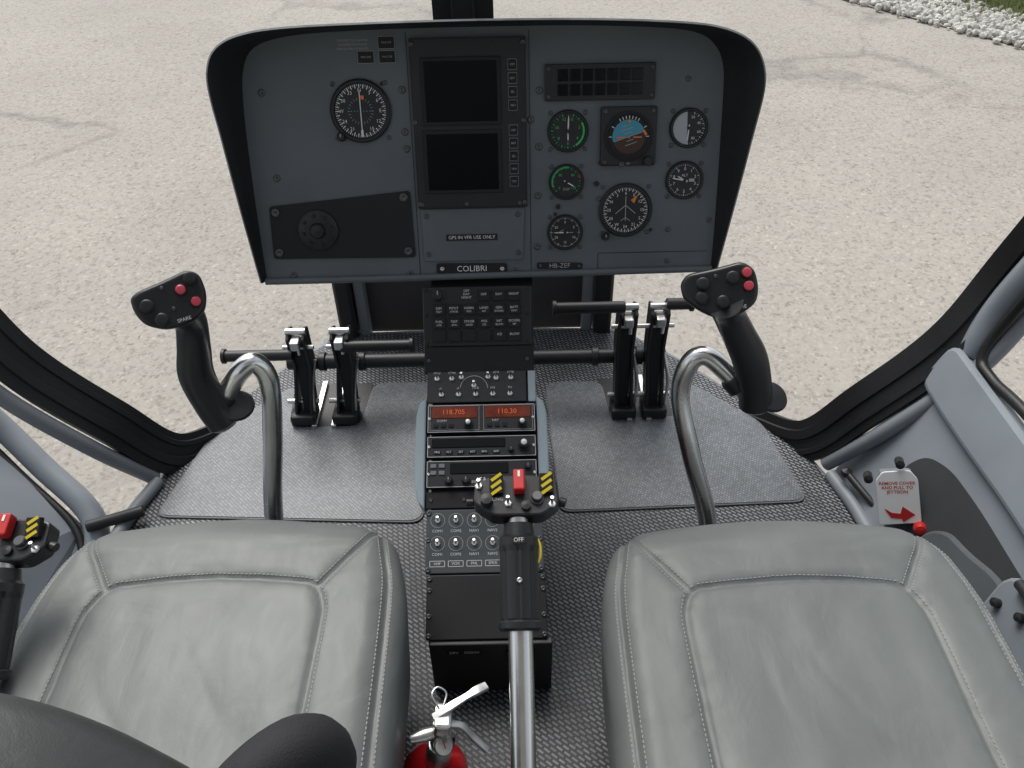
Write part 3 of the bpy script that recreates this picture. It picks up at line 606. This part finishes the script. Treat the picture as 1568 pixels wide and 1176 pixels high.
# ---------------------------------------------------------------- collective levers
def collective(name,o,base=-.42,t=CHR,lock=True):
    p=frame(name,o,(1,0,0),(0,.857,.514))
    cyl(p,"chrome_tube",(0,base,0),(0,.16,0),.0145,t,seg=32)
    lathe(p,"grip_flange",[(.0235,0),(.026,.003),(.026,.010),(.0235,.012)],(0,.143,0),PLAS,32,True,(0,1,0))
    seg=64; vs=[];fs=[]; rows=[(.152,.022),(.157,.0235),(.235,.0235),(.242,.0245),(.252,.0245),(.256,.020),(.27,.018)]
    for y,r in rows:
        for i in range(seg):
            a=2*math.pi*i/seg; rr=r*(1-(.07 if (i%8 in(0,1)) and .156<y<.24 else 0)); vs.append((rr*math.cos(a),y,rr*math.sin(a)))
    for j in range(len(rows)-1):
        for i in range(seg): fs.append((j*seg+i,(j+1)*seg+i,(j+1)*seg+(i+1)%seg,j*seg+(i+1)%seg))
    pym("twist_grip",vs,fs,p,PLAS)
    quads(p,"off_mark",[(0,.247,.016,.008,0)],.0249,BLKM); text(p,"OFF",0,.247,.0252,.007,WHT)
    screw(p,0,.2,.0232,.0035,STL)
    if lock: tube(p,"yellow_lock",[(.0235,.222,.004),(.0262,.230,.006),(.0262,.242,.006),(.0235,.250,.005)],.0015,YEL,5,8)
    cyl(p,"neck",(0,.262,.002),(0,.29,.004),.012,STL)
    h=sub(p,"switch_box",(0,.303,.006),rotx=-14)
    poly(h,"box_casing",fillet([(-.055,-.010),(-.052,.022),(-.02,.027),(.02,.027),(.050,.022),(.052,-.012),(.03,-.028),(-.03,-.028)],.006,3),-.022,.006,PLAS,.003)
    for gx in(-.026,.036):
        g=sub(h,"striped_guard",(gx,.012,.012),rotx=20)
        box(g,"guard_cover",(0,0,0),(.017,.024,.010),BLKM,.001)
        quads(g,"guard_stripes",[(0,-.009+i*.0085,.0150,.0038,.6) for i in range(3)],.0054,YEL)
    box(h,"red_switch_guard",(.002,.013,.015),(.014,.028,.016),REDG,.002); box(h,"white_mark",(.002,.020,.0235),(.003,.008,.0008),WHT)
    knob(h,.024,-.006,.006,.007,.010,SCRW,True,False); lathe(h,"trim_hat",[(.008,0),(.006,.006),(.007,.012),(0,.013)],(-.038,-.010,.006),BLK,14)
    toggle(h,-.012,-.012,.006); toggle(h,.042,-.014,.006); toggle(h,-.048,.012,.006,.014,.1)
    text(h,"SLING",-.026,-.006,.0066,.006,WHT); text(h,"LT S",-.045,.022,.0066,.006,WHT)
    lathe(h,"round_button",[(.006,0),(.006,.005),(0,.006)],(.010,-.016,.006),BLK,16)
    cyl(h,"side_knob",(.052,-.005,-.006),(.060,-.008,-.006),.006,PLAS); cyl(h,"side_knob",(-.055,-.004,-.006),(-.064,-.004,-.006),.005,PLAS)
    return p
collective("collective_lever",(.054,.412,.345))
collective("collective_lever.001",(-.572,.375,.325),t=PLAS,lock=False)

# ---------------------------------------------------------------- seats
YB=.06
def hw(y): 
    t=max(0,min(1,(y-.56)/.20)); return .255-.040*t*t
def front(s): return .775-.018*s*s
SE=[]
corner=cr([(-.147,.05,0),(-.150,.35,0),(-.152,.56,0),(-.148,.600,0),(-.136,.622,0),(-.110,.630,0),(0,.637,0),(.110,.630,0),(.136,.622,0),(.148,.600,0),(.152,.56,0),(.150,.35,0),(.147,.05,0)],4)
SE.append(corner)
for s in(-1,1):
    SE.append(cr([(s*.142,.625,0),(s*.165,.66,0),(s*.19,.70,0),(s*.203,.75,0)],4))
    SE.append(cr([(s*.203,.75,0),(s*.219,.68,0),(s*.230,.60,0),(s*.232,.35,0),(s*.228,.06,0)],4))
segs=[(l[i],l[i+1]) for l in SE for i in range(len(l)-1)]
def dist(x,y):
    b=9
    for a,c in segs:
        if abs(x-a.x)>.06 and abs(x-c.x)>.06: continue
        dx=c.x-a.x;dy=c.y-a.y; t=((x-a.x)*dx+(y-a.y)*dy)/(dx*dx+dy*dy+1e-9); t=0 if t<0 else 1 if t>1 else t
        q=(x-a.x-t*dx)**2+(y-a.y-t*dy)**2
        if q<b: b=q
    return math.sqrt(b)
def drop(d,Rr):
    if d>=Rr: return 0
    d=max(d,0); return Rr-math.sqrt(max(0,Rr*Rr-(Rr-d)**2))
def hz(x,y,sd=0):
    w=hw(y); s=max(-1,min(1,x/w)); ds=(1-abs(s))*w; df=front(s)-y
    z=.375+.010*(1-s*s)-drop(ds,.05)-drop(df,.085)*.9
    z+=.004*noise.noise(Vector((x*6,y*3,1+sd)))+.0022*noise.noise(Vector((x*24+3*y,y*8,4+sd)))*(1 if y<.6 else .5)
    z+=.0014*noise.noise(Vector((x*12,y*50,7+sd)))*max(0,1-abs(y-.69)/.09)
    c=noise.noise(Vector((x*9+y*3,y*5,12+sd))); fade=max(0,min(1,(.60-y)/.12))*max(0,min(1,(.15-abs(x))/.05))
    z-=.0013*math.exp(-(c/.09)**2)*fade*max(0,min(1,.5+2*noise.noise(Vector((x*5,y*5,20+sd)))))
    z-=.005*math.exp(-((x-.03)**2/.008+(y-.40)**2/.012))
    d=dist(x,y); z-=.0045*math.exp(-(d/.0035)**2)+.003*math.exp(-(d/.012)**2)
    z+=.0010*math.exp(-(d/.02)**2)*noise.noise(Vector((x*60,y*60,3+sd)))
    return z
def cushion_mesh(sd):
    NX,NY=180,190
    vs=[];fs=[]
    for j in range(NY+1):
        t=math.sin(j/NY*math.pi/2)
        for i in range(NX+1):
            s=math.sin((i/NX*2-1)*math.pi/2)
            y=YB+(front(s)-YB)*t; x=s*hw(y); vs.append((x,y,hz(x,y,sd)))
    for j in range(NY):
        for i in range(NX): a=j*(NX+1)+i; fs.append((a,a+1,a+NX+2,a+NX+1))
    loop=[j*(NX+1) for j in range(NY+1)]+[NY*(NX+1)+i for i in range(1,NX+1)]+[j*(NX+1)+NX for j in range(NY-1,-1,-1)]
    k=len(vs)
    for q in loop:
        x,y,z=vs[q]; vs.append((x*1.0,y,z-.012))
    for q in loop:
        x,y,z=vs[q]; vs.append((x*.97,y-.006,.20))
    n=len(loop)
    for i in range(n-1):
        fs.append((loop[i],loop[i+1],k+i+1,k+i)); fs.append((k+i,k+i+1,k+n+i+1,k+n+i))
    me=bpy.data.meshes.new("cushion"); me.from_pydata(vs,[],fs); me.materials.append(LEA); me.update()
    sv=[];sf=[]
    for i,l in enumerate(SE):
        line=[v for v in l if v.y<.752]
        for off in ((.006,) if i==0 else (.006,-.006)):
            acc=0
            for q in range(len(line)-1):
                a,c=line[q],line[q+1]; d=c-a; ln=d.length
                if ln<1e-6: continue
                d/=ln; nn=Vector((-d.y,d.x,0)); pos=acc
                while pos<ln:
                    P=a+d*pos+nn*off; Q=P+d*.0036
                    zz=hz(P.x,P.y,sd)+.0006; z2=hz(Q.x,Q.y,sd)+.0006; k=len(sv); w=nn*.0007
                    sv.extend([(P.x-w.x,P.y-w.y,zz),(P.x+w.x,P.y+w.y,zz),(Q.x+w.x,Q.y+w.y,z2),(Q.x-w.x,Q.y-w.y,z2)]); sf.append((k,k+1,k+2,k+3))
                    pos+=.0058
                acc=pos-ln
    sm=bpy.data.meshes.new("stitching"); sm.from_pydata(sv,[],sf); sm.materials.append(THR); sm.update()
    return me,sm
def seat(name,cx,dy,backy,tilt,sd):
    p=frame(name,(cx,dy,0)); cme,sme=cushion_mesh(sd)
    link("cushion",cme,p,None,True); link("stitching",sme,p,None)
    box(p,"seat_pan",(0,.38,.17),(.46,.66,.10),LEAD,.02)
    box(p,"seat_pedestal",(0,.36,.06),(.36,.5,.12),BLKM,.01)
    b=sub(p,"backrest",(0,backy,.36),rotx=90+tilt)
    pts=fillet([(-.225,0),(-.235,.28),(-.20,.485),(.10,.465),(.235,.35),(.225,0)],.17,12)
    o=poly(b,"backrest_cushion",pts,-.045,.045,LEAD,.028); o.modifiers["b"].segments=6
    for q in o.data.polygons: q.use_smooth=True
    o.modifiers.new("w",'WEIGHTED_NORMAL')
    ins=[Vector((x*.90,(y-.2)*.90+.2,0)) for x,y in pts if y>.1]
    v2=[];f2=[];acc=0
    for i in range(len(ins)-1):
        a_,c_=ins[i],ins[i+1]; d_=c_-a_; l_=d_.length
        if l_<1e-6: continue
        d_/=l_; pos=acc; nn=Vector((-d_.y,d_.x,0))*.0009
        while pos<l_:
            P=a_+d_*pos; Q=P+d_*.004; kk=len(v2)
            v2+= [(P.x-nn.x,P.y-nn.y,.0456),(P.x+nn.x,P.y+nn.y,.0456),(Q.x+nn.x,Q.y+nn.y,.0456),(Q.x-nn.x,Q.y-nn.y,.0456)]
            f2.append((kk,kk+1,kk+2,kk+3)); pos+=.0065
        acc=pos-l_
    pym("backrest_stitching",v2,f2,b,THR)
seat("pilot_seat",-.350,.012,.085,-17,0)
seat("pilot_seat.001",.414,-.010,-.0,5,31)
sb=frame("seat_belt")
tube(sb,"shoulder_strap",[(-.24,.13,.74),(-.205,.155,.755),(-.165,.19,.755),(-.13,.22,.735),(-.11,.232,.67),(-.12,.21,.55)],.020,BELT,8,prof=[(.12,-1),(.12,1),(-.12,1),(-.12,-1)],up=(0,.3,1))
tube(sb,"strap_buckle_cover",[(-.155,.185,.725),(-.125,.222,.735),(-.096,.253,.724),(-.082,.262,.69),(-.086,.25,.64)],[.012,.021,.022,.017,.01],BELT,6,14)

# ---------------------------------------------------------------- fire extinguisher
fe=frame("fire_extinguisher",(-.084,.495,.012)); fe.rotation_euler=(0,R(8),0)
lathe(fe,"bottle",[(.043,.005),(.046,.012),(.046,.125),(.044,.142),(.034,.158),(.02,.168),(.015,.172)],(0,0,0),RED,40)
lathe(fe,"neck_ring",[(.014,.168),(.017,.172),(.017,.205),(.014,.215)],(0,0,0),STL,24)
cyl(fe,"valve_body",(0,0,.205),(0,.004,.262),.013,STL)
box(fe,"valve_head",(0,.006,.268),(.022,.034,.024),STL,.004)
lathe(fe,"pressure_gauge",[(.013,0),(.013,.006),(.011,.008)],(.004,-.012,.238),STL,24,True,(.05,-.6,.8))
gg=sub(fe,"gauge_face",(.0046,-.0178,.2462),(1,0,.0),(0,.8,.6)); lathe(gg,"face",[(.0105,.0),(0,.0)],(0,0,.0005),WHP,24,False); quads(gg,"gauge_needle",[(0,.002,.0012,.010,.4)],.0012,REDM)
lathe(fe,"nozzle",[(.008,0),(.009,.012),(.006,.03)],(-.010,.0,.245),STL,16,True,(-1,-.3,-.1))
LV=[(.22,-1),(.45,-.8),(.5,0),(.45,.8),(.22,1),(-.3,1),(-.3,-1)]
tube(fe,"upper_lever",[(-.012,.004,.276),(.008,.014,.286),(.028,.026,.291),(.040,.034,.2915),(.053,.042,.291)],[.005,.0055,.0045,.0062,.0055],STL,6,12,prof=LV,up=(0,0,1))
tube(fe,"carry_lever",[(.006,.0,.268),(.024,.002,.262),(.042,-.008,.252),(.060,-.020,.245)],[.005,.005,.0048,.0045],STL,6,12,prof=LV,up=(0,0,1))
tube(fe,"hose_pin",[(-.006,.014,.28),(-.016,.028,.286),(-.010,.038,.288),(.002,.032,.286),(.0,.018,.282)],.0013,STL,6,8)
box(fe,"bracket",(0,.048,.08),(.05,.006,.12),BLK,.002)

# ---------------------------------------------------------------- canopy frame and doors
ribs=[(-.95,-.15),(-.95,.2),(-.55,.2),(-.5,.32),(-.1,.32),(-.05,.2),(.35,.2),(.4,.3),(.6,.3),(.65,.18),(.95,.18),(.95,-.15),(0,-.35)]
def pillar(name,s):
    p=frame(name)
    P=[(s*.60,1.36,-.03),(s*.69,1.25,.02),(s*.765,1.205,.16),(s*.875,1.185,.33),(s*.945,1.185,.52),(s*.985,1.10,.85),(s*.93,.85,1.2),(s*.75,.6,1.48)]
    tube(p,"door_post_seal",P,.048,RUB,10,prof=[(b,a) for a,b in ribs],up=(-s*.45,-.75,.5))
    tube(p,"post_inner_trim",[(x+s*.03,y-.06,z-.01) for x,y,z in P[1:]],.016,MID,8,14)
    return p
pillar("canopy_post",-1); pillar("canopy_post.001",1)
def door_pt(y,z,off=0): return Vector((.745+.42*z-off*.92,y,z+off*.39))
def dpoly(parent,name,pts,o0,o1,mt,b=0):
    n=len(pts); vs=[door_pt(y,z,o0) for y,z in pts]+[door_pt(y,z,o1) for y,z in pts]
    o=pym(name,vs,[tuple(range(n)),tuple(range(2*n-1,n-1,-1))]+[(i,n+i,n+(i+1)%n,(i+1)%n) for i in range(n)],parent,mt)
    bm=bmesh.new(); bm.from_mesh(o.data); bmesh.ops.recalc_face_normals(bm,faces=bm.faces); bm.to_mesh(o.data); bm.free()
    if b: bev(o,b)
    return o
dr=frame("cabin_door")
dpoly(dr,"door_shell",[(-.4,-.12),(1.17,-.12),(1.20,.05),(1.18,.20),(1.16,.335),(-.4,.335)],-.03,.0,DOORG,.006)
dpoly(dr,"door_upper_rail",fillet([(-.4,.262),(.86,.255),(.98,.25),(1.08,.248),(1.17,.25),(1.175,.34),(-.4,.345)],.03,4),.001,.018,DOORG,.008)
dpoly(dr,"door_pocket_shade",fillet([(-.3,.01),(.95,.01),(1.02,.07),(1.06,.13),(1.04,.182),(.98,.206),(.88,.213),(-.3,.213)],.05,6),.001,.003,POCK)  # flat dark sheet standing in for the shaded hollow of the pocket
dpoly(dr,"door_pocket_panel",fillet([(-.3,.02),(.86,.02),(.90,.07),(.91,.12),(.88,.155),(.82,.168),(.76,.19),(-.3,.20)],.035,5),.0035,.018,DOORD,.006)
tube(dr,"window_seal",[(.905,-.3,.365),(.905,.5,.36),(.902,.93,.352),(.898,1.07,.338),(.903,1.125,.352),(.93,1.125,.46),(.955,1.06,.70),(.93,.86,1.05),(.80,.6,1.38)],.010,RUB,8,12)
tube(dr,"window_frame",[(.905,1.16,.33),(.935,1.165,.45),(.975,1.10,.70),(.955,.88,1.08),(.82,.6,1.42)],.028,DOORG,8,16)
tube(dr,"sill_rail",[(.755,-.3,.008),(.755,.7,.008),(.745,1.02,.008),(.72,1.16,.008)],.014,MID,6,10)
dpoly(dr,"latch_housing",fillet([(.20,.10),(.70,.10),(.73,.22),(.66,.28),(.2,.28)],.02,3),.0195,.05,DOORG,.006)
tube(dr,"latch_lever",[door_pt(.70,.235,.055),door_pt(.64,.25,.07),(.80,.60,.29)],.009,BLK,6,12)
for y,z in((.70,.19),(.66,.21),(.68,.15)): lathe(dr,"latch_pin",[(.007,0),(.007,.010),(0,.012)],door_pt(y,z,.05),BLK,14,True,(-.9,0,.4))
jp=frame("jettison_placard",(.752,.972,.142),(.9,-.25,.27),(-.25,.55,.85))
poly(jp,"placard",fillet([(-.034,-.050),(.036,-.046),(.034,.036),(.022,.054),(-.024,.052),(-.036,.036)],.005,3),0,.004,WHP,.001)
text(jp,"REMOVE COVER\nAND PULL TO\nJETTISON",-.001,.022,.0048,.0082,REDM,bold=.00012)
poly(jp,"red_arrow",[(-.024,-.018),(-.012,-.026),(.002,-.028),(.006,-.014),(.026,-.030),(.006,-.044),(.004,-.038),(-.014,-.036)],.0042,.005,REDM)
box(jp,"mounting_block",(.0,.0,-.0305),(.056,.080,.06),MID,.006)
for x,y in((-.048,.040),(.006,.066)): lathe(jp,"black_stud",[(.008,-.02),(.008,.008),(0,.01)],(x,y,.0),BLK,16)
lathe(jp,"red_handle",[(.010,-.01),(.012,.004),(.008,.012),(0,.013)],(.032,-.054,.008),REDG,18)
jh=frame("door_jettison_lever")
tube(jh,"lever_rod",[(.80,1.00,.015),(.765,1.05,.035),(.735,1.13,.045)],.0075,BLK,6,12)
lathe(jh,"lever_ball",[(0,-.012),(.010,-.006),(.012,0),(.010,.006),(0,.012)],(.735,1.13,.045),BLK,18)
dl=frame("cabin_door.001")
T=[(-.74,.80,-.06),(-.78,.98,-.03),(-.81,1.08,.015),(-.92,1.16,.08),(-1.02,1.22,.17),(-1.12,1.24,.34),(-1.18,1.15,.7),(-1.1,.9,1.1)]
tube(dl,"door_front_frame",T,.024,DOORG,8,16)
tube(dl,"door_seal",[(x-.022,y-.03,z-.008) for x,y,z in T],.008,RUB,8,10)
vs=[(-.79,.98,-.05),(-.83,1.07,0.0),(-.94,1.14,.06),(-1.04,1.2,.15),(-1.14,1.2,.32),(-1.22,.3,.36),(-1.12,.2,.12),(-.95,.2,-.05),(-.86,.6,-.12)]
dp=pym("door_panel",vs,[tuple(range(len(vs)))],dl,DOORG); md=dp.modifiers.new("s",'SOLIDIFY'); md.thickness=.02
tube(dl,"panel_rib",[(-.86,.75,-.03),(-.90,.95,0.02),(-1.0,1.08,.1),(-1.1,1.1,.22)],.012,DOORD,6,12)
tube(dl,"left_sill",[(-.75,-.3,.01),(-.75,.7,.01),(-.745,1.02,.01),(-.71,1.18,.01)],.014,MID,6,12)
cyl(dl,"door_stay",(-.80,1.04,.03),(-.70,1.08,.03),.012,BLK); cyl(dl,"hinge",(-.78,.96,.02),(-.745,1.0,.02),.016,BLK)
rf=frame("unseen_cabin_roof")  # out of view; added to shade the cabin, kept short for brighter chrome
box(rf,"unseen_roof_panel",(0,-.35,1.66),(1.6,1.0,.04),ROOFB,.02)
box(rf,"unseen_roof_rib",(0,.16,1.65),(1.6,.04,.07),MID,.01)
bh=frame("unseen_dark_bulkhead")  # out of view; added so the display screens mirror something dark
box(bh,"dark_reflection_panel",(0,-1.25,1.15),(1.25,.05,1.5),DOORD,.03)
box(bh,"unseen_bulkhead_trim",(0,-1.22,1.93),(1.3,.08,.06),MID,.01)

# ---------------------------------------------------------------- light
w=bpy.data.worlds.new("World"); bpy.context.scene.world=w; w.use_nodes=True; nt=w.node_tree; bg=nt.nodes["Background"]
EL,AZ=58,-25
sky=nt.nodes.new("ShaderNodeTexSky"); sky.sky_type='NISHITA'; sky.sun_disc=False; sky.sun_elevation=R(EL); sky.sun_rotation=R(AZ); sky.dust_density=3; sky.air_density=1.2
hs=nt.nodes.new("ShaderNodeHueSaturation"); hs.inputs["Saturation"].default_value=.3
nt.links.new(sky.outputs[0],hs.inputs["Color"]); nt.links.new(hs.outputs[0],bg.inputs[0]); bg.inputs[1].default_value=.15
sl=bpy.data.lights.new("sun",'SUN'); sl.energy=2.6; sl.angle=R(40); sl.color=(1,.965,.92); so=bpy.data.objects.new("sun",sl); COL.objects.link(so)
d=Vector((math.sin(R(AZ))*math.cos(R(EL)),math.cos(R(AZ))*math.cos(R(EL)),math.sin(R(EL)))); so.rotation_mode='QUATERNION'; so.rotation_quaternion=d.to_track_quat('Z','Y')
vs_=bpy.context.scene.view_settings; vs_.view_transform='Standard'; vs_.look='None'; vs_.exposure=0
